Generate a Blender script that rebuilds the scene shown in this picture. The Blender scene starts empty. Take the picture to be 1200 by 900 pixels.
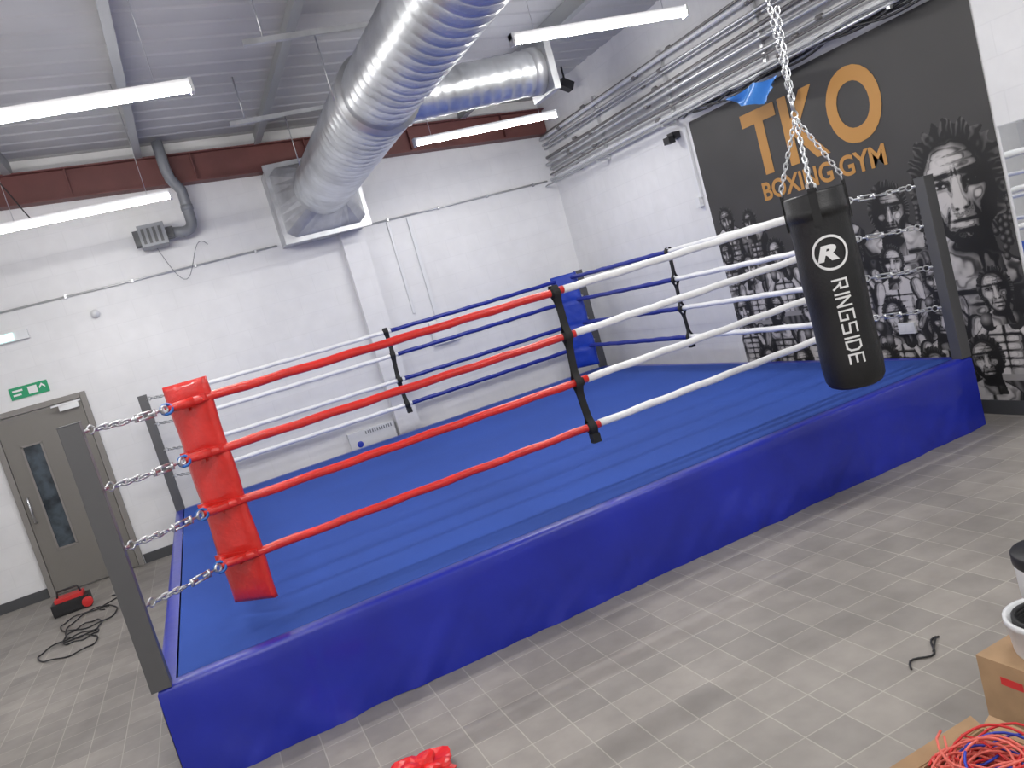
import bpy, numpy as np, math, random, bmesh
from mathutils import Matrix, Vector, noise as mnoise
random.seed(3); rng=np.random.RandomState(5)
SC=bpy.context.scene; COL=bpy.context.collection
try: SC.view_settings.view_transform='Standard'
except Exception: pass
S=5.61; T=5.55; H=.519; PH=1.33; XR=5.85; YB=5.955; XL=-3.4; YF=-7.0; D=.42
LV=[1.272,.985,.685,.384]
def ceil_z(x): return 4.62-.067*x
# ---------------------------------------------------------------- materials
def M(name,col,rough=.5,metal=0,var=0,vs=6,bump=0,bs=60,emit=0,coat=0,col2=None,det=4):
    m=bpy.data.materials.new(name); m.use_nodes=True; nt=m.node_tree; N=nt.nodes; L=nt.links
    b=N['Principled BSDF']; c=(*col,1)
    b.inputs['Base Color'].default_value=c; b.inputs['Roughness'].default_value=rough; b.inputs['Metallic'].default_value=metal
    if coat: b.inputs['Coat Weight'].default_value=coat
    if emit: b.inputs['Emission Color'].default_value=c; b.inputs['Emission Strength'].default_value=emit
    geo=N.new('ShaderNodeNewGeometry')
    if var or col2:
        n=N.new('ShaderNodeTexNoise'); n.inputs['Scale'].default_value=vs; n.inputs['Detail'].default_value=det
        L.new(geo.outputs['Position'],n.inputs['Vector'])
        r=N.new('ShaderNodeValToRGB'); e=r.color_ramp.elements; e[0].position=.35; e[1].position=.65
        c2=col2 if col2 else tuple(min(1,x*(1+var)) for x in col)
        c1=col if col2 else tuple(x*(1-var) for x in col)
        e[0].color=(*c1,1); e[1].color=(*c2,1)
        L.new(n.outputs['Fac'],r.inputs['Fac']); L.new(r.outputs['Color'],b.inputs['Base Color'])
    if bump:
        n2=N.new('ShaderNodeTexNoise'); n2.inputs['Scale'].default_value=bs; n2.inputs['Detail'].default_value=3
        L.new(geo.outputs['Position'],n2.inputs['Vector'])
        bp=N.new('ShaderNodeBump'); bp.inputs['Strength'].default_value=bump; bp.inputs['Distance'].default_value=.02
        L.new(n2.outputs['Fac'],bp.inputs['Height']); L.new(bp.outputs['Normal'],b.inputs['Normal'])
    return m
def brick_mat(name,swz,w,h,mort,c1,c2,cm,rough,bump,offset=.5,colour=True,stain=0):
    m=bpy.data.materials.new(name); m.use_nodes=True; nt=m.node_tree; N=nt.nodes; L=nt.links; b=N['Principled BSDF']
    geo=N.new('ShaderNodeNewGeometry'); sp=N.new('ShaderNodeSeparateXYZ'); cb=N.new('ShaderNodeCombineXYZ')
    L.new(geo.outputs['Position'],sp.inputs[0])
    L.new(sp.outputs[swz[0]],cb.inputs[0]); L.new(sp.outputs[swz[1]],cb.inputs[1])
    br=N.new('ShaderNodeTexBrick'); br.offset=offset; br.squash=1
    L.new(cb.outputs[0],br.inputs['Vector']); br.inputs['Scale'].default_value=1
    br.inputs['Brick Width'].default_value=w; br.inputs['Row Height'].default_value=h; br.inputs['Mortar Size'].default_value=mort
    br.inputs['Mortar Smooth'].default_value=.3
    br.inputs['Color1'].default_value=(*c1,1); br.inputs['Color2'].default_value=(*c2,1); br.inputs['Mortar'].default_value=(*cm,1)
    col=br.outputs['Color']
    if stain:
        for sc,lo,am in ((1.1,.4,stain),(7,.35,stain*.6)):
            n=N.new('ShaderNodeTexNoise'); n.inputs['Scale'].default_value=sc; n.inputs['Detail'].default_value=6
            L.new(geo.outputs['Position'],n.inputs['Vector'])
            r=N.new('ShaderNodeMapRange'); r.inputs[1].default_value=lo; r.inputs[2].default_value=.65; r.inputs[3].default_value=1-am; r.inputs[4].default_value=1+am*.5
            L.new(n.outputs['Fac'],r.inputs[0])
            mx=N.new('ShaderNodeMix'); mx.data_type='RGBA'; mx.blend_type='MULTIPLY'; mx.inputs[0].default_value=1
            L.new(col,mx.inputs[6]); L.new(r.outputs[0],mx.inputs[7]); col=mx.outputs[2]
    L.new(col,b.inputs['Base Color'])
    b.inputs['Roughness'].default_value=rough
    bp=N.new('ShaderNodeBump'); bp.inputs['Strength'].default_value=bump; bp.inputs['Distance'].default_value=.004; bp.invert=True
    L.new(br.outputs['Fac'],bp.inputs['Height']); L.new(bp.outputs['Normal'],b.inputs['Normal'])
    return m
m_wallB=brick_mat('painted_block_back',(0,2),.45,.225,.005,(.82,.82,.83),(.805,.805,.815),(.785,.785,.795),.55,.12,stain=.04)
m_wallR=brick_mat('painted_block_side',(1,2),.45,.225,.005,(.82,.82,.83),(.80,.80,.81),(.775,.775,.785),.55,.18,stain=.04)
m_floor=brick_mat('floor_tiles',(0,1),.2,.2,.0032,(.335,.308,.28),(.27,.25,.23),(.43,.40,.355),.55,.3,offset=0,stain=.16)
m_white=M('white_paint',(.78,.78,.79),.5)
m_trunk=M('white_plastic',(.75,.76,.78),.35)
m_skirt=M('blue_vinyl',(.012,.024,.37),.3,0,.10,2.5,.14,9,coat=.15)
m_canvas=M('blue_canvas',(.017,.068,.36),.9,0,.06,1.3,.12,350)
m_post=M('post_grey_steel',(.115,.115,.12),.4,.3)
m_redv=M('red_vinyl',(.68,.025,.018),.3,0,.08,8,.25,40,coat=.3)
m_whv=M('white_vinyl',(.88,.88,.89),.3,0,.03,8,.1,40)
m_bluev=M('blue_rope_vinyl',(.012,.025,.26),.35)
m_bluepad=M('blue_pad_vinyl',(.012,.045,.38),.35,0,.1,6,.2,20)
m_black=M('black_webbing',(.012,.012,.013),.7)
m_leather=M('black_vinyl_leather',(.010,.010,.011),.42,0,0,6,.12,90)
m_steel=M('zinc_steel',(.65,.66,.68),.28,.95)
m_galv=M('galvanised_duct',(.66,.68,.70),.36,.8,.16,3.5,.06,30)
m_galv2=M('galvanised_sheet',(.55,.56,.58),.42,.7,.15,5)
m_cond=M('conduit_steel',(.62,.63,.64),.35,.6)
m_cond2=M('dull_conduit',(.22,.21,.21),.45,.3)
m_ceil=M('roof_sheeting',(.48,.48,.49),.7,0,.08,.8)
m_purl=M('purlin_steel',(.36,.37,.38),.5,.2)
m_beam=M('red_oxide_beam',(.15,.05,.045),.55,0,.12,3)
m_emit=M('tube_diffuser',(1,.985,.96),.4,emit=104)
m_gold=M('mural_gold_ink',(.50,.25,.065),.6)
m_inkw=M('white_print',(.8,.8,.8),.5)
m_door=M('door_grey',(.20,.188,.17),.45)
m_dframe=M('door_frame_grey',(.25,.235,.22),.45)
m_glass=M('dark_glass',(.05,.065,.08),.06,0,.5,9)
m_mirror=M('mirror_glass',(.85,.87,.88),.02,1)
m_dark=M('dark_skirting',(.07,.072,.078),.5)
m_greyp=M('grey_pipe_plastic',(.23,.24,.26),.4)
m_green=M('green_exit',(.0,.22,.09),.4,emit=.3)
m_glow=M('emergency_diffuser',(.55,.95,.85),.4,emit=1.2)
m_card=M('cardboard',(.42,.27,.15),.8,0,.08,10)
m_bluef=M('blue_film',(.07,.26,.68),.3)
m_redpl=M('red_plastic',(.75,.02,.02),.25,0,.1,12)
m_cabR=M('cable_red',(.65,.03,.03),.4); m_cabP=M('cable_coral',(.8,.16,.12),.4)
m_cabB=M('cable_black',(.015,.015,.017),.45); m_cabU=M('cable_blue',(.03,.06,.5),.4)
m_blktie=M('blue_tie',(.01,.12,.45),.4)
# ---------------------------------------------------------------- mesh builder
class B:
    def __init__(s): s.v=[]; s.f=[]; s.m=[]; s.mats=[]; s.sm=[]
    def mi(s,m):
        if m not in s.mats: s.mats.append(m)
        return s.mats.index(m)
    def add(s,vs,fs,m,smooth=False):
        o=len(s.v); k=s.mi(m); s.v+= [tuple(x) for x in vs]
        for f in fs: s.f.append(tuple(i+o for i in f)); s.m.append(k); s.sm.append(smooth)
    def box(s,c,d,m,R=None):
        vs=[]
        for x in(-.5,.5):
            for y in(-.5,.5):
                for z in(-.5,.5):
                    p=Vector((x*d[0],y*d[1],z*d[2]))
                    if R is not None: p=R@p
                    vs.append(p+Vector(c))
        s.add(vs,[(0,1,3,2),(4,6,7,5),(0,4,5,1),(2,3,7,6),(0,2,6,4),(1,5,7,3)],m)
    def bx(s,x0,x1,y0,y1,z0,z1,m): s.box(((x0+x1)/2,(y0+y1)/2,(z0+z1)/2),(x1-x0,y1-y0,z1-z0),m)
    def tube(s,pts,r,m,n=10,closed=False,rf=None):
        pts=[Vector(p) for p in pts]; N=len(pts); vs=[]; up=None
        for i,p in enumerate(pts):
            if closed: t=pts[(i+1)%N]-pts[i-1]
            else: t=pts[min(i+1,N-1)]-pts[max(i-1,0)]
            t.normalize()
            if up is None:
                up=Vector((0,0,1)) if abs(t.z)<.9 else Vector((1,0,0))
            a=(up-t*up.dot(t)); a.normalize(); up=a; b=t.cross(a)
            rr=rf(i) if rf else r
            for k in range(n):
                th=2*math.pi*k/n; vs.append(p+a*math.cos(th)*rr+b*math.sin(th)*rr)
        fs=[]
        for i in range(N if closed else N-1):
            j=(i+1)%N
            for k in range(n): fs.append((i*n+k,i*n+(k+1)%n,j*n+(k+1)%n,j*n+k))
        if not closed: fs.append(tuple(range(n))[::-1]); fs.append(tuple((N-1)*n+k for k in range(n)))
        s.add(vs,fs,m,True)
    def cyl(s,p0,p1,r,m,n=20): s.tube([p0,p1],r,m,n)
    def chain(s,p0,p1,m,ll=.045,w=.013,r=.0045):
        p0=Vector(p0);p1=Vector(p1);d=p1-p0;L=d.length;k=max(1,round(L/(ll*.78)));d.normalize()
        a=d.orthogonal().normalized(); b=d.cross(a)
        for i in range(k):
            c=p0+d*L*(i+.5)/k
            q=(a+b*.3).normalized() if i%2 else (b-a*.3).normalized()
            pts=[]
            for j in range(12):
                th=2*math.pi*j/12
                pts.append(c+d*(math.cos(th)*w+ (ll/2-w)*(1 if math.cos(th)>0 else -1))+q*math.sin(th)*w)
            s.tube(pts,r,m,5,True)
    def obj(s,name,parent=None,bevel=0,autos=False):
        me=bpy.data.meshes.new(name); me.from_pydata(s.v,[],s.f); me.update()
        for m in s.mats: me.materials.append(m)
        me.polygons.foreach_set('material_index',s.m); me.polygons.foreach_set('use_smooth',s.sm)
        o=bpy.data.objects.new(name,me); COL.objects.link(o)
        if parent: o.parent=parent
        if bevel:
            md=o.modifiers.new('bevel','BEVEL'); md.width=bevel; md.segments=2; md.limit_method='ANGLE'
        return o
def empty(name):
    o=bpy.data.objects.new(name,None); COL.objects.link(o); return o
def text_mesh(s,offset=0.0,sub=0):
    cu=bpy.data.curves.new('t','FONT'); cu.body=s; cu.size=1; cu.offset=offset; cu.resolution_u=6
    ob=bpy.data.objects.new('t',cu); COL.objects.link(ob)
    bpy.context.view_layer.update()
    me=bpy.data.meshes.new_from_object(ob.evaluated_get(bpy.context.evaluated_depsgraph_get()))
    bpy.data.objects.remove(ob)
    if sub:
        bm=bmesh.new(); bm.from_mesh(me)
        bmesh.ops.triangulate(bm,faces=bm.faces[:])
        for _ in range(sub):
            es=[e for e in bm.edges if e.calc_length()>.12]
            if es: bmesh.ops.subdivide_edges(bm,edges=es,cuts=1); bmesh.ops.triangulate(bm,faces=bm.faces[:])
        bm.to_mesh(me); bm.free()
    v=[tuple(x.co) for x in me.vertices]; f=[tuple(p.vertices) for p in me.polygons]
    v=np.array(v); mn=v.min(0); mx=v.max(0)
    v=(v-mn)/(np.maximum(mx-mn,1e-6)); v[:,2]=0
    return v,f
# ---------------------------------------------------------------- room shell
b=B(); b.bx(XL,XR,YF,YB,-.1,0,m_floor); b.obj('floor')
b=B(); z0,z1=ceil_z(XL),ceil_z(XR)
y=YF; prof=[]
while y<YB:
    for dy,dz in ((0,0),(.22,0),(.24,.012),(.28,.012),(.30,0)):
        if y+dy<=YB: prof.append((y+dy,dz))
    y+=.30
prof.append((YB,0)); vs=[];fs=[]
for (y,dz) in prof: vs+=[(XL,y,z0+dz),(XR,y,z1+dz)]
for i in range(len(prof)-1): fs.append((2*i,2*i+1,2*i+3,2*i+2))
b.add(vs,fs,m_ceil); b.add([(XL,YF,z0+.1),(XR,YF,z1+.1),(XR,YB,z1+.1),(XL,YB,z0+.1)],[(0,1,2,3)],m_ceil); b.obj('ceiling')
def prism_wall(name,x0,x1,y0,y1,m):
    b=B(); e=.06
    vs=[(x0,y0,-.1),(x1,y0,-.1),(x1,y1,-.1),(x0,y1,-.1)]+[(x,y,ceil_z(x)+e) for x,y in((x0,y0),(x1,y0),(x1,y1),(x0,y1))]
    b.add(vs,[(3,2,1,0),(4,5,6,7),(0,1,5,4),(1,2,6,5),(2,3,7,6),(3,0,4,7)],m); return b.obj(name)
prism_wall('wall_back',XL-.2,XR+.2,YB,YB+.2,m_wallB)
prism_wall('wall_right',XR,XR+.2,YF-.2,YB,m_wallR)
prism_wall('wall_left',XL-.2,XL,YF-.2,YB,m_wallR)
prism_wall('wall_front',XL,XR,YF-.2,YF,m_wallB)
b=B(); b.bx(XL,-1.53,YB-.015,YB,0,.11,m_dark); b.bx(-.52,XR,YB-.015,YB,0,.11,m_dark); b.obj('baseboard_back')
b=B(); b.bx(XR-.015,XR,YF,YB-.02,0,.11,m_dark); b.obj('baseboard_right')
b=B(); b.bx(2.71,3.0,YB-.14,YB,0,3.95,m_wallB); b.obj('trim_1')
for x in (-3.1,-1.8,-.5,.8,2.1,3.4,4.7):
    b=B(); z=ceil_z(x)
    b.bx(x-.012,x+.012,YF,YB-.01,z-.17,z-.005,m_purl); b.bx(x-.065,x+.012,YF,YB-.01,z-.18,z-.165,m_purl)
    b.obj('ceiling_purlin')
def rafter(yc,x0,x1):
    b=B()
    def pl(y0,y1,zo0,zo1):
        vs=[]
        for x in (x0,x1):
            for yy in (y0,y1):
                for zo in (zo0,zo1): vs.append((x,yy,4.115-.067*x+zo))
        b.add(vs,[(0,1,3,2),(4,6,7,5),(0,4,5,1),(2,3,7,6),(0,2,6,4),(1,5,7,3)],m_beam)
    pl(yc-.09,yc+.09,0,.02); pl(yc-.012,yc+.012,.02,.32); pl(yc-.09,yc+.09,.32,.335)
    for x in np.arange(x0+.8,x1,1.3):
        z=4.115-.067*x; b.bx(x-.006,x+.006,yc-.08,yc-.012,z+.015,z+.33,m_beam)
    return b.obj('roof_rafter_beam')
rafter(5.84,XL+.01,XR-.01)
# ---------------------------------------------------------------- lights
def batten(x0,x1,y,z=3.5,flex=None):
    b=B()
    b.bx(x0,x1,y-.03,y+.03,z+.035,z+.075,m_trunk)
    b.bx(x0,x0+.02,y-.036,y+.036,z-.005,z+.078,m_trunk); b.bx(x1-.02,x1,y-.036,y+.036,z-.005,z+.078,m_trunk)
    n=6; vs=[]
    for x in (x0+.02,x1-.02):
        for k in range(n+1):
            a=math.pi+math.pi*k/n; vs.append((x,y+.034*math.cos(a),z+.035+.034*math.sin(a)))
    fs=[(k,k+1,n+2+k,n+1+k) for k in range(n)]
    b.add(vs,fs,m_emit,True)
    for x in (x0+.2,x1-.2):
        b.cyl((x,y,z+.07),(x,y,ceil_z(x)-.0),.003,m_steel,5)
    if flex: b.tube(flex,.006,m_cabB,5)
    b.obj('fluorescent_light')
fl=[(x,3.78,z) for x,z in ((-.25,3.57),(-.28,3.64),(-.34,3.8),(-.42,4.0),(-.47,4.25),(-.49,4.5))]
for x0,x1,y,q in ((-.43,1.08,.92,None),(-.58,.90,3.78,fl),(3.25,4.9,3.73,None),(3.23,4.73,1.05,None)): batten(x0,x1,y,flex=q)
for y in (-1.8,-4.6):
    for x0 in (-.43,3.23): batten(x0,x0+1.5,y)
for y in (.92,-4.6): batten(-2.9,-1.4,y)
# ---------------------------------------------------------------- ducting
duct=empty('ventilation_duct')
def spiral(p0,p1,r,m=m_galv,pitch=.14,n=56,ds=.0175):
    p0=Vector(p0);p1=Vector(p1);L=(p1-p0).length;d=(p1-p0)/L
    a=Vector((0,0,1)); bb=d.cross(a).normalized(); a=bb.cross(d); K=int(L/ds); vs=[];fs=[]
    for i in range(K+1):
        s=L*i/K
        for k in range(n):
            th=2*math.pi*k/n; ph=(s/pitch-k/n)%1
            rr=r+(.007 if ph<.13 else 0)+(.0012*math.sin(ph*9) if ph>=.13 else 0)
            vs.append(p0+d*s+a*math.cos(th)*rr+bb*math.sin(th)*rr)
    for i in range(K):
        for k in range(n): fs.append((i*n+k,i*n+(k+1)%n,(i+1)*n+(k+1)%n,(i+1)*n+k))
    bld.add(vs,fs,m,True)
bld=B(); ZC=3.58; DX=2.47
spiral((DX,-3.5,ZC),(DX,2.0,ZC),.285); spiral((DX,2.0,ZC),(DX+.05,5.1,ZC-.03),.315)
for y,r in ((1.95,.325),(-.6,.295)):
    bld.tube([(DX,y-.06,ZC),(DX,y+.06,ZC)],r,m_galv2,48)
spiral((DX+.15,2.5,3.64),(4.05,2.42,3.66),.19,pitch=.1,n=40)
bld.tube([(2.79,2.5,3.64),(2.86,2.49,3.64)],.21,m_galv2,40); bld.tube([(4.0,2.42,3.66),(4.1,2.42,3.66)],.205,m_galv2,40)
bld.box((4.14,2.42,3.66),(.06,.46,.46),m_galv2)
bld.obj('spiral_duct_run',duct)
b=B(); b.bx(2.02,3.0,5.42,YB-.005,3.08,3.94,m_galv2); b.bx(1.99,3.03,5.39,5.43,3.05,3.97,m_galv2)
n=32; vs=[]
for k in range(n):
    th=2*math.pi*(k+.5)/n; c,s_=math.cos(th),math.sin(th); q=1/max(abs(c),abs(s_))
    vs.append((2.51+.48*c*q,5.4,3.51+.41*s_*q))
for k in range(n):
    th=2*math.pi*(k+.5)/n; vs.append((DX+.05+.32*math.cos(th),5.05,ZC-.03+.32*math.sin(th)))
b.add(vs,[(k,(k+1)%n,n+(k+1)%n,n+k) for k in range(n)],m_galv2,False)
b.obj('plenum_box',duct)
b=B()
for y in (1.9,3.9,-.2):
    b.bx(1.6,3.38,y-.02,y+.02,4.06,4.10,m_galv2)
    for x in (1.75,3.25): b.cyl((x,y,4.08),(x,y,ceil_z(x)),.006,m_steel,6)
    for x in (2.12,2.82): b.cyl((x,y,3.58),(x,y,4.08),.005,m_steel,6)
b.obj('duct_hangers',duct)
# conduit bank on right wall: many separate pipes, standing off the wall on short brackets
b=B(); r=random.Random(11)
zs=[3.09,3.145,3.22,3.265,3.34,3.42,3.465,3.55,3.60,3.68,3.75]
for i,z in enumerate(zs):
    off=.05+.05*r.random(); rad=[.014,.02,.012,.017,.024][i%5]
    ph=r.random()*6; sl=r.uniform(-.02,.02)
    pts=[(XR-off-.012*math.sin(y*.9+ph),y,z+sl*(y/5)+.010*math.sin(y*.7+ph)) for y in np.linspace(-3.4,YB-.03,26)]
    b.tube(pts,rad,[m_cond,m_trunk,m_cond2,m_cond][i%4],8)
    for y in np.arange(-3+r.random(),5.8,1.9):
        b.tube([(XR-off,y-.03,z),(XR-off,y+.03,z)],rad+.006,m_cond2,8)
for y in np.arange(-2.8,5.9,1.45):
    b.bx(XR-.035,XR-.004,y-.018,y+.018,3.03,3.80,m_cond); b.bx(XR-.20,XR-.004,y-.015,y+.015,3.035,3.055,m_cond)
b.tube([(XR-.19,-3.4,3.065),(XR-.19,YB-.03,3.065)],.012,m_cond,8)
for k in range(7):
    pts=[(XR-.11-.014*k,y,3.075+.02*math.sin(y*3+k)+.012*math.sin(y*7+2*k)-.03*(k%3)*abs(math.sin(y*1.7+k))) for y in np.linspace(-1.5,2.9-.1*k,60)]
    b.tube(pts,.010,m_cabB if k%3 else m_greyp,6)
b.obj('conduit_pipe_rack')
# ---------------------------------------------------------------- boxing ring
ring=empty('boxing_ring')
b=B(); e=.09
b.add([(e-.02,e,H+.003),(S-e,e,H+.003),(S-e,T-e,H+.003),(e-.02,T-e,H+.003)],[(0,1,2,3)],m_canvas)
def skirt(P,Q,nrm):
    P=Vector(P);Q=Vector(Q);nrm=Vector(nrm);L=(Q-P).length;K=240; rows=[(-.09,H+.002),(-.03,H+.004),(-.008,H-.002),(0,H-.02),(.002,H-.08)]
    for j in range(1,14): rows.append((.004,H-.08-(H-.08)*j/13))
    vs=[]
    for i in range(K+1):
        t=i/K; p=P.lerp(Q,t); s=t*L
        for j,(o,z) in enumerate(rows):
            dz=(H-z)/H
            edge=min(1,s*5,(L-s)*5)
            w=0
            if z<H-.03:
                w=(.016*mnoise.noise(Vector((s*1.6,z*3,nrm.x*9)))+.022*dz*mnoise.noise(Vector((s*3.4+z*4,z*2.5,3+nrm.y*5)))+.014*dz*mnoise.noise(Vector((s*8-z*7,z*4,7))))*edge*min(1,dz*1.6)+.018*dz*edge
                if abs((s+.18)%1.87-.9)<.012: w-=.005
            zz=z+(.008*mnoise.noise(Vector((s*3,1,1))) if (j==len(rows)-1) else 0)
            q=p+nrm*(o+w)
            if j<3:
                dd=(Q-P).normalized(); q+=dd*(min(-o,.09))*(1-2*t)
            vs.append((q.x,q.y,max(.001,zz)))
    R=len(rows); fs=[(i*R+j,(i+1)*R+j,(i+1)*R+j+1,i*R+j+1) for i in range(K) for j in range(R-1)]
    b.add(vs,fs,m_skirt,True)
X0=-.03
skirt((X0,0,0),(S,0,0),(0,-1,0)); skirt((S,0,0),(S,T,0),(1,0,0)); skirt((S,T,0),(X0,T,0),(0,1,0)); skirt((X0,T,0),(X0,0,0),(-1,0,0))
b.obj('platform',ring)
corners={'A':(-.005,.04,1,1),'B':(S-.045,.04,-1,1),'C':(S-.04,T-.04,-1,-1),'D':(.03,T-.04,1,-1)}
b=B()
for k,(x,y,sx,sy) in corners.items():
    b.box((x,y,H+PH/2),(.095,.085,PH),m_post); b.box((x,y,H+PH+.002),(.099,.09,.006),m_dark)
b.obj('corner_posts',ring,bevel=.006)
ZO={'A':-.008,'B':.036,'C':.0,'D':.0}
b=B()
for k,(x,y,sx,sy) in corners.items():
    for l in LV:
        z=H+l; d=Vector((sx,sy,0)).normalized(); p0=Vector((x,y,z+.01))+d*.066
        px=D-.03 if sx>0 else S-D+.03; py=D-.03 if sy>0 else T-D+.03
        p1=Vector((px,py,z+ZO[k]))
        b.cyl(p0-d*.03,p0+d*.02,.009,m_steel,8)
        b.tube([p0+d*(.035+.02*math.cos(a))+Vector((0,0,.02*math.sin(a))) for a in np.linspace(0,2*math.pi,13)[:-1]],.005,m_steel,6,True)
        q0=p0.lerp(p1,.14); q1=p0.lerp(p1,.52)-Vector((0,0,.006)); q2=p0.lerp(p1,.95)
        b.chain(q0,q1,m_steel,.05,.014,.006)
        u0=q1; u1=q2
        for sgn in (-1,1): b.cyl(u0.lerp(u1,.22)+Vector((0,0,.015*sgn)),u0.lerp(u1,.78)+Vector((0,0,.015*sgn)),.006,m_steel,6)
        for t in (.22,.78): b.cyl(u0.lerp(u1,t)-Vector((0,0,.02)),u0.lerp(u1,t)+Vector((0,0,.02)),.010,m_steel,8)
        b.cyl(u0,u0.lerp(u1,.4),.007,m_steel,6); b.cyl(u0.lerp(u1,.6),u1,.007,m_steel,6)
        b.tube([p1+d*(.02*math.cos(a))+Vector((0,0,.02*math.sin(a))) for a in np.linspace(0,2*math.pi,13)[:-1]],.007,m_steel,6,True)
b.obj('chains_and_turnbuckles',ring)
b=B(); rr=.0245
def rope(p,q,m,sag=.007,t0=0,t1=1):
    p=Vector(p);q=Vector(q);pts=[]
    for i in range(25):
        t=t0+(t1-t0)*i/24; c=p.lerp(q,t); c.z-=sag*4*t*(1-t); c.z+=.0025*math.sin(i*1.7+p.z*9)
        pts.append(c)
    b.tube(pts,rr,m,12,rf=lambda i: rr*(1+.035*math.sin(i*2.1)+.02*math.sin(i*5)))
cA,cB,cC,cD=(D,D,ZO['A']),(S-D,D,ZO['B']),(S-D,T-D,0),(D,T-D,0)
for l in LV:
    z=H+l
    for P,Q,c0,c1 in ((cA,cB,m_redv,m_whv),(cA,cD,m_redv,m_whv),(cC,cB,m_bluev,m_whv),(cC,cD,m_bluev,m_whv)):
        P=(P[0],P[1],z+P[2]);Q=(Q[0],Q[1],z+Q[2])
        rope(P,Q,c0,t0=0,t1=.5); rope(P,Q,c1,t0=.5,t1=1)
b.obj('ropes',ring)
b=B()
def spacer(x,y,along,zo=0):
    zt=H+LV[0]+.04+zo; zb=H+LV[3]-.10+zo; K=60
    dx,dy=along; nx_,ny_=-dy,dx
    for side in (0,1):
        vs=[]
        for i in range(K+1):
            z=zt+(zb-zt)*i/K; near=0
            for li,l in enumerate(LV): near+=math.exp(-((z-(H+l-.006+zo))/.045)**2)
            off=.006+near*.034
            off*= (1 if side==0 else -1)
            sway=.012*math.sin(z*7+x); w=.024
            for s_ in (-1,1): vs.append((x+nx_*off+dx*(s_*w+sway),y+ny_*off+dy*(s_*w+sway),z))
        b.add(vs,[(2*i,2*i+1,2*i+3,2*i+2) for i in range(K)],m_black,True)
    for l in LV:
        b.tube([(x+dx*s_,y+dy*s_,H+l-.006+zo) for s_ in (-.028,.028)],.030,m_black,12)
    b.box((x+dx*.01,y,zb+.02),(.055,.05,.06),m_black)
spacer(2.74,D,(1,0),.008); spacer(2.74,T-D,(1,0)); spacer(S-D,2.77,(0,1),.012); spacer(D,2.77,(0,1))
b.obj('rope_spacers',ring)
def pad(cx,cy,sx,sy,m,zc,hh,hw,name,th=.055,tilt=0,strap=.035):
    b=B(); R=Matrix.Rotation(math.atan2(sy,sx)-math.pi/2,3,'Z')@Matrix.Rotation(tilt,3,'X')
    nu,nv=12,48; vs=[]
    for side in (1,-1):
        for j in range(nv+1):
            for i in range(nu+1):
                u=-1+2*i/nu; v=-1+2*j/nv
                puff=(1-abs(u)**4)*(1-abs(v)**14)
                for l in LV: puff*=1-.35*math.exp(-(((zc+v*hh)-(H+l))/.02)**2)
                puff*=1+.25*mnoise.noise(Vector((u*2,v*7,side)))
                p=R@Vector((u*hw*(1+.03*math.sin(v*9)),side*(.012+puff*(th/2)),v*hh)); vs.append(p+Vector((cx,cy,zc)))
    o=(nu+1)*(nv+1); fs=[]
    for j in range(nv):
        for i in range(nu):
            a=j*(nu+1)+i; fs.append((a,a+1,a+nu+2,a+nu+1)); fs.append((o+a,o+a+nu+1,o+a+nu+2,o+a+1))
    for j in range(nv):
        a=j*(nu+1); fs.append((a,a+nu+1,o+a+nu+1,o+a)); a+=nu; fs.append((a,o+a,o+a+nu+1,a+nu+1))
    for i in range(nu):
        fs.append((i,o+i,o+i+1,i+1)); a=nv*(nu+1)+i; fs.append((a,a+1,o+a+1,o+a))
    b.add(vs,fs,m,True)
    for l in LV:
        c=Vector((cx-sx*strap,cy-sy*strap,H+l))
        b.box(c,(hw*2.03,.010,.036),m,R)
        b.box(c+Vector((0,0,-.03)),(.03,.014,.05),m,R)
    b.obj(name,ring)
pad(.52,.52,1,1,m_redv,1.26,.635,.15,'corner_pad_red',th=.045,strap=.026)
pad(S-.49,T-.49,-1,-1,m_bluepad,1.25,.60,.17,'corner_pad_blue',strap=.028)
b=B()
for l in LV:
    z=H+l+ZO['A']
    b.tube([(D-.02+.03*math.cos(a),D-.02+.018*math.sin(a),z+.026*math.sin(a*1)) for a in np.linspace(0,2*math.pi,11)[:-1]],.008,m_blktie,6,True)
    b.tube([(D-.012,D-.012,z),(D+.02,D-.006,z+.001),(D+.12,D-.001,z)],.02,m_redv,10,rf=lambda i:[.012,.021,.0262][i])
for (x,y,zo,mm) in ((S-D,D,ZO['B'],m_whv),(D,T-D,0,m_whv),(S-D,T-D,0,m_bluev)):
    for l in LV: b.tube([(x-.04,y,H+l+zo),(x+.04,y,H+l+zo)],.029,mm,10)
b.obj('rope_end_fittings',ring)
# ---------------------------------------------------------------- punching bag
bag=empty('punching_bag'); BX,BY,BR,BZ0,BZ1=4.055,-.5,.17,.79,1.95
b=B(); prof=[(0,BZ0),(.06,BZ0),(.12,BZ0+.004),(.148,BZ0+.018),(BR-.004,BZ0+.05),(BR,BZ0+.1)]
for t in np.linspace(.12,.86,22): prof.append((BR+.003*math.sin(t*14),BZ0+(BZ1-BZ0)*t))
prof+=[(BR,BZ1-.14),(BR+.004,BZ1-.135),(BR+.004,BZ1-.09),(BR,BZ1-.085),(BR,BZ1-.012),(BR-.006,BZ1),(BR-.02,BZ1-.004),(BR-.03,BZ1-.03),(0,BZ1-.035)]
n=48; vs=[]
for r,z in prof:
    for k in range(n):
        th=2*math.pi*k/n
        w=1+.008*mnoise.noise(Vector((math.cos(th)*1.2,math.sin(th)*1.2,z*3)))
        vs.append((BX+r*w*math.cos(th),BY+r*w*math.sin(th),z))
fs=[(i*n+k,i*n+(k+1)%n,(i+1)*n+(k+1)%n,(i+1)*n+k) for i in range(len(prof)-1) for k in range(n)]
b.add(vs,fs,m_leather,True)
b.obj('bag_body',bag)
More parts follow.
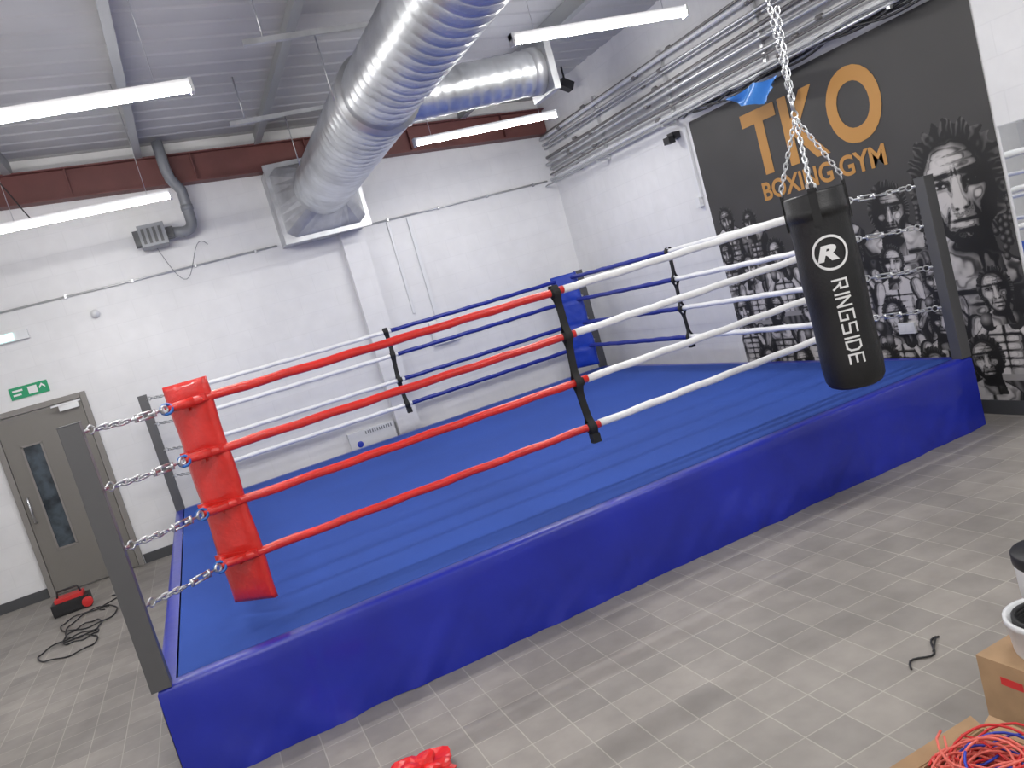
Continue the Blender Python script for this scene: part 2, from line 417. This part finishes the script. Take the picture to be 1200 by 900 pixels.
b=B(); apex=Vector((BX,BY,2.40)); TH0=math.radians(-127)
for a in (-100,-10,80,170):
    th=math.radians(a-35); c,s_=math.cos(th),math.sin(th)
    R=Matrix.Rotation(th,3,'Z')
    b.box((BX+c*(BR+.005),BY+s_*(BR+.005),BZ1-.09),(.008,.045,.2),m_black,R)
    b.box((BX+c*(BR-.001),BY+s_*(BR-.001),BZ1+.01),(.02,.04,.03),m_black,R)
    ptr=Vector((BX+c*(BR-.005),BY+s_*(BR-.005),BZ1+.035)); t_=Vector((-s_,c,0))
    b.tube([ptr+t_*.022*math.cos(q)+Vector((0,0,.022*math.sin(q))) for q in np.linspace(0,2*math.pi,13)[:-1]],.0045,m_steel,6,True)
    b.chain(ptr+Vector((0,0,.02)),apex-Vector((0,0,.02)),m_steel,.04,.011,.0042)
b.tube([apex+Vector((.022*math.cos(q),0,.022*math.sin(q))) for q in np.linspace(0,2*math.pi,13)[:-1]],.005,m_steel,6,True)
b.cyl(apex+Vector((0,0,.02)),apex+Vector((0,0,.09)),.011,m_steel,10)
b.chain(apex+Vector((0,0,.08)),(BX,BY,ceil_z(BX)-.02),m_steel,.045,.013,.0045)
b.chain(apex+Vector((.01,0,.08)),(BX+.05,BY,3.0),m_steel,.045,.013,.0045)
b.obj('hanging_chains',bag)
b=B(); ro=BR+.0038
def wrap(pts,fs,m,z0,rot=False):
    vs=[]
    for x,y in pts:
        if rot: th=TH0+y/ro; z=z0-x
        else: th=TH0+x/ro; z=z0+y
        vs.append((BX+ro*math.cos(th),BY+ro*math.sin(th),z))
    b.add(vs,fs,m)
GL={'R':[((0,0),(0,1)),((0,1),(.8,1)),((.8,1),(.8,.5)),((.8,.5),(.25,.5)),((.4,.5),(.85,0))],
'I':[((.1,0),(.1,1))],'N':[((0,0),(0,1)),((0,1),(.8,0)),((.8,0),(.8,1))],
'G':[((.85,1),(0,1)),((0,1),(0,0)),((0,0),(.85,0)),((.85,0),(.85,.5)),((.85,.5),(.45,.5))],
'S':[((.85,1),(0,1)),((0,1),(0,.52)),((0,.52),(.85,.48)),((.85,.48),(.85,0)),((.85,0),(0,0))],
'D':[((0,0),(0,1)),((0,1),(.6,1)),((.6,1),(.85,.75)),((.85,.75),(.85,.25)),((.85,.25),(.6,0)),((.6,0),(0,0))],
'E':[((.85,1),(0,1)),((0,1),(0,0)),((0,0),(.85,0)),((0,.5),(.75,.5))]}
cur=0; strokes=[]
for ch in 'RINGSIDE':
    wd=.35 if ch=='I' else 1.0
    for p,q in GL[ch]: strokes.append(((cur+p[0]*.8,p[1]),(cur+q[0]*.8,q[1])))
    cur+=wd+.02
W=cur-.15; sx_=.50/W; sy_=.076; th_=.0062
for p,q in strokes:
    P=Vector((p[0]*sx_,(p[1]-.5)*sy_+.012)); Q=Vector((q[0]*sx_,(q[1]-.5)*sy_+.012)); d=(Q-P).normalized(); nn=Vector((-d.y,d.x))*th_*.9; P-=d*th_*.8; Q+=d*th_*.8
    K=8; pts=[];fs=[]
    for i in range(K+1):
        c=P.lerp(Q,i/K); pts+=[c+nn,c-nn]
    fs=[(2*i,2*i+1,2*i+3,2*i+2) for i in range(K)]
    wrap([(c.x,c.y) for c in pts],fs,m_inkw,1.44,True)
v,f=text_mesh('R',.05,4); wrap([((x-.5)*.12+(y-.5)*.035,(y-.5)*.09) for x,y,_ in v],f,m_inkw,1.60)
n=48; pts=[(r*math.cos(2*math.pi*k/n),r*math.sin(2*math.pi*k/n)) for r in (.086,.100) for k in range(n)]
wrap(pts,[(k,(k+1)%n,n+(k+1)%n,n+k) for k in range(n)],m_inkw,1.60)
b.obj('printed_logo',bag)
# ---------------------------------------------------------------- mural
MY0,MY1,MZ0,MZ1=-.34,2.82,.11,3.0
nu,nv=640,600
U,V=np.meshgrid(np.linspace(0,MY1-MY0,nu),np.linspace(MZ0,MZ1,nv))
def vnoise(fr,seed,ax=1,ay=1):
    r=np.random.RandomState(seed); g=r.rand(256,256); x=U*fr*ax; y=V*fr*ay
    xi=np.floor(x).astype(int); yi=np.floor(y).astype(int); fx=x-xi; fy=y-yi; fx=fx*fx*(3-2*fx); fy=fy*fy*(3-2*fy)
    G=lambda i,j: g[(j)%256,(i)%256]
    return (G(xi,yi)*(1-fx)+G(xi+1,yi)*fx)*(1-fy)+(G(xi,yi+1)*(1-fx)+G(xi+1,yi+1)*fx)*fy
N1=vnoise(9,1); N2=vnoise(22,2); N3=vnoise(60,3); N4=vnoise(4,4)
BG=.046
img=BG+.010*N4
gs=lambda x,y,cx,cy,sx,sy: np.exp(-((x-cx)/sx)**2-((y-cy)/sy)**2)
def put(mask,val):
    global img
    img=np.where(mask>.5,np.clip(val,.012,.60),img)
def loc(u,v,s,a):
    x=(U-u)/s; y=(V-v)/s; return x*math.cos(a)+y*math.sin(a),-x*math.sin(a)+y*math.cos(a)
def tex(L,k=1):
    stroke=np.sin(L*30+N1*7+N2*3)
    q=L*(.80+.36*N2)
    q=q-.17*np.clip(stroke-.15,0,1)*(q<.75)
    t=np.clip((q-.18)/.40,0,1); t=t*t*(3-2*t)
    return q*t*.88+.012
def capsule(u0,v0,u1,v1,r0,r1,tone):
    du,dv=u1-u0,v1-v0; t=np.clip(((U-u0)*du+(V-v0)*dv)/(du*du+dv*dv),0,1)
    d=np.hypot(U-u0-t*du,V-v0-t*dv); r=(r0+(r1-r0)*t)*(1+.12*np.sin(t*6.3)); q=d/r
    side=((U-u0)*dv-(V-v0)*du)/math.hypot(du,dv)/r
    L=tone*(.8-.5*side)*(1-.85*np.clip(q,0,1)**3)
    put((q<1)*1.,tex(L))
def torso(u,v,s,tone,a=0,sgn=1):
    x,y=loc(u,v,s,a)
    w=.52-.20*np.clip(-y-.1,0,1)
    L=tone*(.8-.5*sgn*x)*(1-np.clip(np.abs(x)/w,0,1)**5*.85)
    L+= tone*.35*(gs(x,y,-.2,.10,.15,.10)+gs(x,y,.2,.10,.15,.10)+gs(x,y,-.4,.2,.1,.1)+gs(x,y,.4,.2,.1,.1))
    L-= tone*.8*(gs(x,y,0,.08,.025,.2)+gs(x,y,-.2,-.05,.18,.022)+gs(x,y,.2,-.05,.18,.022)+.6*gs(x,y,-.3,-.3,.05,.25)+.6*gs(x,y,.3,-.3,.05,.25))
    for k in range(4):
        yy=-.18-.13*k; L-=tone*.6*(gs(x,y,0,yy,.20,.018)); L+=tone*.28*(gs(x,y,-.09,yy+.065,.06,.04)+gs(x,y,.09,yy+.065,.06,.04))
    L-=tone*.6*gs(x,y,0,-.4,.018,.3)
    top=.34-.55*np.clip(np.abs(x)-.12,0,1)-.4*np.clip(np.abs(x)-.4,0,1)
    put(((np.abs(x)<w+.03)&(y<top+.03)&(y>-.75))*1.,.014+0*x)
    put(((np.abs(x)<w)&(y<top)&(y>-.75))*1.,tex(L))
    fold=.5+.5*np.sin(x*30+y*9+N1*6)
    put(((np.abs(x)<.34+.1*np.clip(-y-.7,0,1))&(y<-.70)&(y>-1.35))*1.,np.where(y>-.80,.32,.02+.16*fold*tone))
def arms(u,v,s,tone,k=0):
    sh=.48*s
    for sg in (-1,1):
        up=(k+sg)%2==0
        ex,ey=(u+sg*(sh+.10*s),v-.38*s); hx,hy=(u+sg*.24*s,v+.10*s) if up else (u+sg*.66*s,v-.80*s)
        capsule(u+sg*sh,v+.10*s,ex,ey,.155*s,.105*s,tone); capsule(ex,ey,hx,hy,.115*s,.075*s,tone*1.1)
        d=np.hypot(U-hx,(V-hy)*.9)/(.15*s)
        put((d<1)*1.,.02+.36*np.clip(1-np.hypot(U-hx+.05*s,V-hy-.05*s)/(.13*s),0,1)**1.2)
def head(u,v,s,tone,a=0,sgn=1,hair=1,beard=0):
    x,y=loc(u,v,s,a)
    put(((np.abs(x)<.24+.14*np.clip(-y-.45,0,1))&(y<-.3)&(y>-.8))*1.,tex(tone*(.55-1.0*sgn*x-.5*gs(x,y,0,-.5,.3,.08)-.4*gs(x,y,.08,-.6,.02,.15))))
    for q in (-1,1): put((np.hypot((x-q*.375)/.06,(y+.0)/.11)<1)*1.,tex(tone*.55*(1-.5*sgn*q)))
    if hair:
        ang=np.arctan2(y-.1,x); r=np.hypot(x/(.41+.035*hair),(y-.08)/(.48+.03*hair))+.05*np.sin(ang*23+N1*6)*hair*.6
        strand=np.sin(ang*38+r*6*np.sin(ang*5)+N2*5)
        put((r<1.0)*1.,.014+.11*np.clip(strand,0,1)*np.clip((r-.75)*4,0,1))
    w=.365*(1-.10*np.clip(-y,0,1)-.9*np.clip(-y-.18,0,1)**1.6)
    r=np.hypot(x/w,(y+.02)/.50)
    L=tone*(.70-.95*sgn*x)*(1-.80*np.clip(r,0,1)**5)
    L+=tone*(.30*gs(x,y,-.08*sgn,.30,.16,.08)+.45*gs(x,y,-.012*sgn,-.02,.028,.14)+.35*gs(x,y,-.20,-.07,.07,.05)+.3*gs(x,y,.20,-.07,.07,.05)+.35*gs(x,y,0,-.315,.08,.02)+.35*gs(x,y,0,-.42,.08,.035)+.4*gs(x,y,-.01*sgn,-.125,.045,.03)+.2*gs(x,y,0,-.215,.09,.012))
    for q in (-1,1):
        L-=tone*(.95*gs(x,y,q*.165,.075,.085,.038)+.9*gs(x,y,q*.165,.155-.0,.12,.024)+.25*gs(x,y,q*.17,.02,.09,.012)+.8*gs(x,y,q*.045,-.165,.022,.014)+.35*gs(x,y,q*.085,-.14,.016,.04)+.5*gs(x,y,q*(.12+.25*np.clip(-.12-y,0,1)),-.22,.016,.08)+.35*gs(x,y,q*.075,.03,.02,.07)+.45*gs(x,y,q*.27,-.2,.05,.13))
        L+=tone*.75*(gs(x,y,q*.165+.032,.068,.018,.012)+gs(x,y,q*.165-.036,.068,.018,.012))
    L-=tone*(1.0*gs(x,y,0,-.268,.115,.014)+.5*gs(x,y,0,-.365,.07,.016)+.3*gs(x,y,0,.25,.17,.010)+.3*gs(x,y,0,.32,.17,.010)+.5*gs(x,y,.018,.17,.01,.04)+.5*gs(x,y,-.018,.17,.01,.04))
    if beard:
        L-=tone*.6*np.clip(gs(x,y,0,-.47,.3,.12)+gs(x,y,-.26,-.32,.07,.15)+gs(x,y,.26,-.32,.07,.15)+.6*gs(x,y,0,-.215,.12,.02),0,1)*(.6+.8*N3)
    put((r<1)*1.,tex(L))
for (u,v,s,t,a,sg) in ((.22,1.93,.27,.6,.1,1),(.55,1.85,.25,.5,-.1,1),(.1,1.6,.25,.55,0,1),(1.3,1.75,.3,.5,0,-1),(1.68,1.7,.27,.55,.1,1),(2.17,1.64,.44,.6,-.05,-1)):
    torso(u,v-.42*s*1.6,s*1.5,t,0,sg); head(u,v,s,t,a,sg,1,1)
torso(2.86,.98,.75,.5,0,1)
for i,(du,ln) in enumerate(((-.31,.62),(-.27,.75),(-.34,.5),(.29,.7),(.25,.8),(.33,.55),(-.23,.6),(.22,.62))):
    u0=2.80+du*.75
    for j in range(14):
        t0=j/14; vv=1.98-ln*.95*t0*1.15; uu=u0+du*.35*math.sin(t0*2.2)+.008*math.sin(j*1.3+i)
        put((np.hypot((U-uu)/.026,(V-vv)/.034)<1)*1.,.012+.17*np.clip(1-np.hypot((U-uu+.008)/.02,(V-vv-.006)/.022),0,1))
head(2.80,1.69,.80,.84,.03,1,2,1)
for (u,v,s,t,k) in ((.38,1.42,.31,.7,0),(.82,1.5,.32,.75,1),(1.25,1.3,.30,.55,0),(1.72,1.36,.30,.7,1),(2.10,1.24,.30,.9,0),(2.46,1.06,.28,.55,1)):
    torso(u,v-.7*s*1.15,s*1.35,t,0,1 if k else -1); arms(u,v-.75*s,s*1.25,t,k); head(u,v,s*.9,t,.1*(k-.5),1 if k else -1,1,k)
for (u,v,s,t,k) in ((.15,1.0,.30,.7,1),(.62,.98,.32,.6,0),(1.1,.92,.33,.8,1),(1.58,.86,.31,.65,0),(2.02,.80,.30,.75,1),(2.45,.74,.31,.75,0),(2.93,.93,.33,.75,1)):
    torso(u,v-.75*s*1.2,s*1.4,t,0,1 if k else -1); arms(u,v-.8*s,s*1.3,t,k); head(u,v,s*.95,t,.15*(k-.5),1 if k else -1,1,1-k)
for (u,v,s,t,k) in ((.35,.45,.31,.6,0),(.85,.42,.32,.7,1),(1.35,.4,.32,.6,0),(1.85,.4,.32,.7,1),(2.3,.36,.31,.6,0),(2.75,.42,.34,.7,1)):
    torso(u,v-.75*s*1.2,s*1.4,t,0,1); head(u,v,s,t,.1,1 if k else -1,1,k)
me=bpy.data.meshes.new('boxing_mural'); nvt=nu*nv
co=np.zeros((nvt,3)); co[:,0]=XR-.006; co[:,1]=(MY1-U).ravel(); co[:,2]=V.ravel()
me.vertices.add(nvt); me.vertices.foreach_set('co',co.ravel())
I,J=np.meshgrid(np.arange(nu-1),np.arange(nv-1)); a=(J*nu+I).ravel()
q=np.stack([a,a+1,a+nu+1,a+nu],1); nf=len(q)
me.loops.add(nf*4); me.loops.foreach_set('vertex_index',q.ravel())
me.polygons.add(nf); me.polygons.foreach_set('loop_start',np.arange(nf)*4)
try: me.polygons.foreach_set('loop_total',np.full(nf,4))
except Exception: pass
me.update(calc_edges=True)
at=me.color_attributes.new('print','FLOAT_COLOR','POINT'); c=np.ones((nvt,4)); g=img.ravel(); c[:,0]=g*1.01; c[:,1]=g*.965; c[:,2]=g*.95
at.data.foreach_set('color',c.ravel())
mm=bpy.data.materials.new('mural_print'); mm.use_nodes=True; nt=mm.node_tree; an=nt.nodes.new('ShaderNodeAttribute'); an.attribute_name='print'
nt.links.new(an.outputs['Color'],nt.nodes['Principled BSDF'].inputs['Base Color']); nt.nodes['Principled BSDF'].inputs['Roughness'].default_value=.6
me.materials.append(mm); mural=bpy.data.objects.new('boxing_mural',me); COL.objects.link(mural)
b=B()
def mtext(s,y0,y1,z0,z1,off):
    v,f=text_mesh(s,off); b.add([(XR-.010,y0+(y1-y0)*x,z0+(z1-z0)*y) for x,y,_ in v],f,m_gold)
mtext('T',2.06,1.60,2.24,2.83,.03); mtext('K',1.55,1.08,2.24,2.83,.03); mtext('O',1.03,.48,2.24,2.84,.03); mtext('BOXING GYM',1.98,.55,2.01,2.18,.025)
b.obj('mural_lettering',mural)
b=B(); vs=[]
for i in range(17):
    for j in range(7):
        u=i/16; v=j/6; y=1.80-.58*u; z=2.98-.20*v*(1-.9*abs(u-.6)*1.5)-.02*math.sin(u*9); x=XR-.29-.04*math.sin(u*11+v*4)
        vs.append((x,y,z))
b.add(vs,[(i*7+j,(i+1)*7+j,(i+1)*7+j+1,i*7+j+1) for i in range(16) for j in range(6)],m_bluef,True); b.obj('blue_plastic_film')
b=B(); b.bx(XR-.008,XR-.002,-3.2,-.37,.22,2.03,m_mirror)
b.bx(XR-.012,XR-.001,-3.21,-.36,.2,.22,m_steel); b.bx(XR-.012,XR-.001,-3.21,-.36,2.03,2.04,m_steel); b.obj('gym_mirror')
b=B(); b.bx(XR-.1,XR-.005,3.0,3.10,2.90,2.97,m_cabB); b.box((XR-.12,3.05,2.90),(.08,.1,.07),m_cabB); b.obj('security_camera')
b=B(); b.box((XR-.25,4.6,4.02),(.16,.12,.1),m_cabB,Matrix.Rotation(.5,3,'Y')); b.cyl((XR-.25,4.6,4.05),(XR-.25,4.6,4.24),.012,m_cabB,8); b.obj('loudspeaker')
b=B(); b.bx(XR-.05,XR-.004,2.9,2.97,2.15,2.25,m_trunk); b.bx(XR-.03,XR-.004,2.88,2.92,2.24,2.98,m_trunk); b.obj('light_switch')
b=B(); b.bx(XR-.03,XR-.007,.62,.78,.66,.75,m_trunk); b.bx(XR-.034,XR-.03,.64,.69,.68,.73,m_white); b.bx(XR-.034,XR-.03,.71,.76,.68,.73,m_white); b.obj('power_socket',None,.003)
# ---------------------------------------------------------------- back wall items
door=empty('door_1')
b=B(); b.bx(-1.52,-1.46,YB-.05,YB,0,2.08,m_dframe); b.bx(-.59,-.53,YB-.05,YB,0,2.08,m_dframe); b.bx(-1.46,-.59,YB-.05,YB,2.02,2.08,m_dframe); b.obj('door_frame',door,.004)
b=B(); x0,x1=-1.455,-.595; y0,y1=YB-.035,YB-.002
b.bx(x0,-1.29,y0,y1,.01,2.01,m_door); b.bx(-1.10,x1,y0,y1,.01,2.01,m_door); b.bx(-1.29,-1.10,y0,y1,.01,.5,m_door); b.bx(-1.29,-1.10,y0,y1,1.66,2.01,m_door)
b.bx(-1.30,-1.28,y0-.008,y0,.49,1.67,m_dframe); b.bx(-1.11,-1.09,y0-.008,y0,.49,1.67,m_dframe); b.bx(-1.3,-1.09,y0-.008,y0,.48,.5,m_dframe); b.bx(-1.3,-1.09,y0-.008,y0,1.66,1.68,m_dframe)
b.obj('door_leaf',door)
b=B(); b.bx(-1.29,-1.10,y0+.012,y0+.018,.5,1.66,m_glass); b.obj('vision_panel',door)
b=B(); b.tube([(-1.40,y0,.84),(-1.40,y0-.05,.85),(-1.40,y0-.05,1.12),(-1.40,y0,1.13)],.011,m_steel,8); b.bx(-.82,-.62,y0-.05,y0,1.93,1.99,m_steel); b.box((-.74,y0-.06,2.0),(.3,.02,.02),m_steel,Matrix.Rotation(.3,3,'Z')); b.obj('door_hardware',door)
b=B(); b.bx(-1.23,-.85,YB-.012,YB,2.18,2.31,m_green)
b.bx(-1.05,-.96,YB-.014,YB-.012,2.205,2.285,m_inkw)
b.add([(-.94,YB-.014,2.235),(-.94,YB-.014,2.255),(-.91,YB-.014,2.29),(-.88,YB-.014,2.255),(-.88,YB-.014,2.235),(-.91,YB-.014,2.265)],[(0,1,2,5),(5,2,3,4)],m_inkw)
b.bx(-1.2,-1.1,YB-.014,YB-.012,2.26,2.28,m_inkw); b.bx(-1.2,-1.12,YB-.014,YB-.012,2.215,2.235,m_inkw); b.obj('exit_sign')
b=B(); b.bx(-1.2,-.86,YB-.06,YB,2.79,2.89,m_trunk); b.bx(-1.18,-1.0,YB-.075,YB-.06,2.8,2.88,m_glow); b.obj('emergency_light')
b=B(); b.cyl((-.17,YB-.002,2.87),(-.17,YB-.06,2.87),.045,m_trunk,16); b.obj('motion_sensor')
for xa,xb in ((-1.4,1.96),(3.08,5.7)):
    b=B(); b.tube([(xa,YB-.02,3.12),(xb,YB-.02,3.13)],.012,m_cond,8)
    for x in np.arange(xa+.3,xb,.7): b.bx(x-.012,x+.012,YB-.035,YB-.004,3.105,3.145,m_galv2)
    b.obj('conduit_run')
b=B(); b.bx(3.35,3.39,YB-.025,YB-.003,1.9,3.1,m_trunk); b.bx(3.62,3.67,YB-.03,YB-.003,1.72,3.1,m_trunk); b.bx(3.5,3.86,YB-.07,YB-.003,1.42,1.72,m_trunk); b.bx(3.52,3.84,YB-.078,YB-.07,1.44,1.70,m_white); b.obj('electrical_box',None,.004)
b=B(); b.bx(2.08,2.68,YB-.09,YB-.003,.43,.68,m_trunk); b.cyl((2.2,YB-.09,.52),(2.2,YB-.093,.52),.04,m_cabU,20)
for i in range(12): b.bx(2.30+i*.03,2.315+i*.03,YB-.092,YB-.09,.62,.66,m_greyp)
b.obj('convector_heater',None,.006)
b=B(); b.bx(5.0,5.09,YB-.03,YB-.003,.75,.84,m_trunk); b.obj('power_socket')
b=B(); b.bx(.52,.80,YB-.38,YB-.1,3.40,3.64,m_greyp); b.bx(.46,.53,YB-.34,YB-.14,3.44,3.60,m_dark)
b.bx(.80,.88,YB-.3,YB-.16,3.46,3.58,m_dark); b.bx(.6,.72,YB-.1,YB-.003,3.46,3.58,m_greyp)
for i in range(4): b.bx(.55+i*.06,.58+i*.06,YB-.385,YB-.38,3.43,3.6,m_dark)
pts=[(.86,YB-.23,3.52),(.98,YB-.23,3.50)]+[(1.0+.1*math.sin(a),YB-.23,3.60-.1*math.cos(a)) for a in np.linspace(.2,1.5,6)]+[(1.1,YB-.23,3.8)]+[(1.1,YB-.24,3.95),(1.02,YB-.3,4.08),(1.0,YB-.33,4.2),(1.0,YB-.33,4.5)]
b.tube(pts,.06,m_greyp,16); b.tube([(1.1,YB-.23,3.72),(1.1,YB-.23,3.78)],.068,m_greyp,16)
b.tube([(.66+.3*t,YB-.15-.05*math.sin(3*t),3.4-.5*math.sin(math.pi*t*.9)*(.6) -.2*t) for t in np.linspace(0,1.8,20)],.0045,m_greyp,5)
b.obj('extractor_fan_unit')
# ---------------------------------------------------------------- floor clutter
b=B(); b.bx(-1.32,-.98,4.78,4.98,.02,.13,m_cabB); b.bx(-1.28,-1.02,4.8,4.96,.13,.17,m_cabR); b.cyl((-1.0,4.80,.06),(-1.0,4.76,.06),.05,m_cabR,14); b.tube([(-1.26,4.88,.16),(-1.24,4.88,.23),(-1.06,4.88,.23),(-1.04,4.88,.16)],.012,m_cabB,8); b.bx(-1.32,-.98,4.8,4.96,0,.02,m_cabB); b.obj('toolbox',None,.01)
b=B(); pts=[]
for i in range(190):
    t=i/189; a=t*2*math.pi*4.3
    pts.append((-.98+.05*math.sin(t*5)+(.19+.06*math.sin(t*9))*math.cos(a),4.45-1.1*t+(.28+.12*math.sin(t*7))*math.sin(a)*(.4+.6*min(1,t*4)),.008+.006*(math.sin(i*.9)+1)))
b.tube(pts,.0065,m_cabB,6); b.tube([(-.8+.08*math.sin(t*6),4.9-.5*t,.008) for t in np.linspace(0,1,20)],.006,m_cabB,6); b.obj('extension_cord')
b=B(); pts=[(2.78+.26*t,-1.78+.07*t+.03*math.sin(t*9),.006) for t in np.linspace(0,1,14)]; b.tube(pts,.0045,m_cabB,6); b.tube([(2.93+.1*t,-1.76+.07*t,.008) for t in np.linspace(0,1,5)],.004,m_cabB,6); b.obj('cable_offcut')
bm=bmesh.new(); bmesh.ops.create_icosphere(bm,subdivisions=4,radius=1)
for v in bm.verts:
    p=v.co.copy(); k=1+.55*mnoise.noise(p*2.3)+.3*abs(mnoise.noise(p*5.5)); v.co=Vector((p.x*.13*k,p.y*.11*k,max(-.035,p.z*.06*k)))
me=bpy.data.meshes.new('red_plastic_bag'); bm.to_mesh(me); bm.free(); me.materials.append(m_redpl)
o=bpy.data.objects.new('red_plastic_bag',me); o.location=(.91,-.88,.035); COL.objects.link(o)
def carton(name,x0,x1,y0,y1,h,openb):
    b=B(); t=.006
    b.bx(x0,x1,y0,y1,0,.006,m_card); b.bx(x0,x0+t,y0,y1,.006,h,m_card); b.bx(x1-t,x1,y0,y1,.006,h,m_card); b.bx(x0+t,x1-t,y0,y0+t,.006,h,m_card); b.bx(x0+t,x1-t,y1-t,y1,.006,h,m_card)
    if openb:
        w=.05
        for (p,q,dx,dy) in (((x0,y0),(x0,y1),-1,0),((x1,y0),(x1,y1),1,0),((x0,y0),(x1,y0),0,-1),((x0,y1),(x1,y1),0,1)):
            P=Vector((*p,h));Q=Vector((*q,h)); o=Vector((dx*w*.75,dy*w*.75,-.03 if dx<0 else .02))
            P2=P+o;Q2=Q+o; n_=Vector((0,0,.004))
            b.add([P,Q,Q2,P2,P+n_,Q+n_,Q2+n_,P2+n_],[(0,1,2,3),(7,6,5,4),(0,4,5,1),(1,5,6,2),(2,6,7,3),(3,7,4,0)],m_card)
    else:
        b.bx(x0,x1,y0,(y0+y1)/2-.002,h,h+.005,m_card); b.bx(x0,x1,(y0+y1)/2+.002,y1,h,h+.005,m_card)
        b.bx(x0-.001,x0,y0+.08,y0+.2,h*.25,h*.45,m_cabB); b.bx(x0-.001,x0,y1-.16,y1-.08,h*.68,h*.8,m_cabR); b.bx(x0+.05,x0+.22,y0-.001,y0,h*.3,h*.36,m_cabB)
    return b.obj(name)
carton('cardboard_box',2.07,2.47,-2.78,-2.36,.16,True)
carton('cardboard_box',2.70,3.18,-2.60,-2.18,.24,False)
b=B(); r=random.Random(4)
for k in range(32):
    m=r.choice([m_cabR,m_cabP,m_cabP,m_cabR,m_cabP,m_cabB,m_cabU]) if k>2 else m_cabB
    cx,cy=2.27+r.uniform(-.05,.05),-2.56+r.uniform(-.05,.05); zz=.05+.006*k; a0=r.uniform(0,6); pts=[]
    for i in range(40):
        a=a0+i*.3; rad=.10+.03*math.sin(a*1.7+k)
        pts.append((cx+rad*math.cos(a),cy+rad*1.05*math.sin(a),zz+.04*math.sin(a*1.3+k)+.02))
    b.tube(pts,.004,m,6)
b.obj('cable_tangle')
def tub(name,cx,cy,z0,r,h,ml):
    b=B(); prof=[(0,z0),(r*.9,z0),(r*.93,z0+.01),(r,z0+h-.02),(r+.006,z0+h-.018),(r+.006,z0+h),(r-.006,z0+h),(r-.02,z0+.03),(0,z0+.03)]
    n=32; vs=[(cx+q*math.cos(2*math.pi*k/n),cy+q*math.sin(2*math.pi*k/n),z) for q,z in prof for k in range(n)]
    b.add(vs,[(i*n+k,i*n+(k+1)%n,(i+1)*n+(k+1)%n,(i+1)*n+k) for i in range(len(prof)-1) for k in range(n)],m_trunk,True)
    for k in range(5): b.tube([(cx+r*.8*math.cos(a),cy+r*.8*math.sin(a),z0+h*.5+.015*k) for a in np.linspace(0,2*math.pi,25)[:-1]],.008,ml,6,True)
    return b.obj(name)
tub('plastic_bucket',2.87,-2.35,.246,.13,.13,m_cabB)
b=B(); n=28; cx,cy=3.36,-2.02; prof=[(0,.0),(.12,.0),(.13,.29),(.135,.30),(.135,.34),(.13,.345),(0,.35)]
b.add([(cx+q*math.cos(2*math.pi*k/n),cy+q*math.sin(2*math.pi*k/n),z) for q,z in prof[:3] for k in range(n)],[(i*n+k,i*n+(k+1)%n,(i+1)*n+(k+1)%n,(i+1)*n+k) for i in range(2) for k in range(n)],m_trunk,True)
b.add([(cx+q*math.cos(2*math.pi*k/n),cy+q*math.sin(2*math.pi*k/n),z) for q,z in prof[2:] for k in range(n)],[(i*n+k,i*n+(k+1)%n,(i+1)*n+(k+1)%n,(i+1)*n+k) for i in range(4) for k in range(n)],m_cabB,True)
b.obj('paint_tub')
# ---------------------------------------------------------------- world + camera
w=bpy.data.worlds.new('world'); SC.world=w; w.use_nodes=True; w.node_tree.nodes['Background'].inputs[0].default_value=(.8,.85,.9,1); w.node_tree.nodes['Background'].inputs[1].default_value=.3
yaw,pit,rol,f=.3622,.1186,.2777,945.7
fw=Vector((math.sin(yaw)*math.cos(pit),math.cos(yaw)*math.cos(pit),-math.sin(pit))); R=Vector((math.cos(yaw),-math.sin(yaw),0)); Up=R.cross(fw)
cr=math.cos(rol)*R-math.sin(rol)*Up; cu=math.sin(rol)*R+math.cos(rol)*Up
cd=bpy.data.cameras.new('camera'); co=bpy.data.objects.new('camera',cd); COL.objects.link(co)
co.matrix_world=Matrix(((cr.x,cu.x,-fw.x,.5576),(cr.y,cu.y,-fw.y,-4.1816),(cr.z,cu.z,-fw.z,1.9169),(0,0,0,1)))
cd.sensor_width=36; cd.lens=36*f/1200; cd.clip_start=.05; SC.camera=co
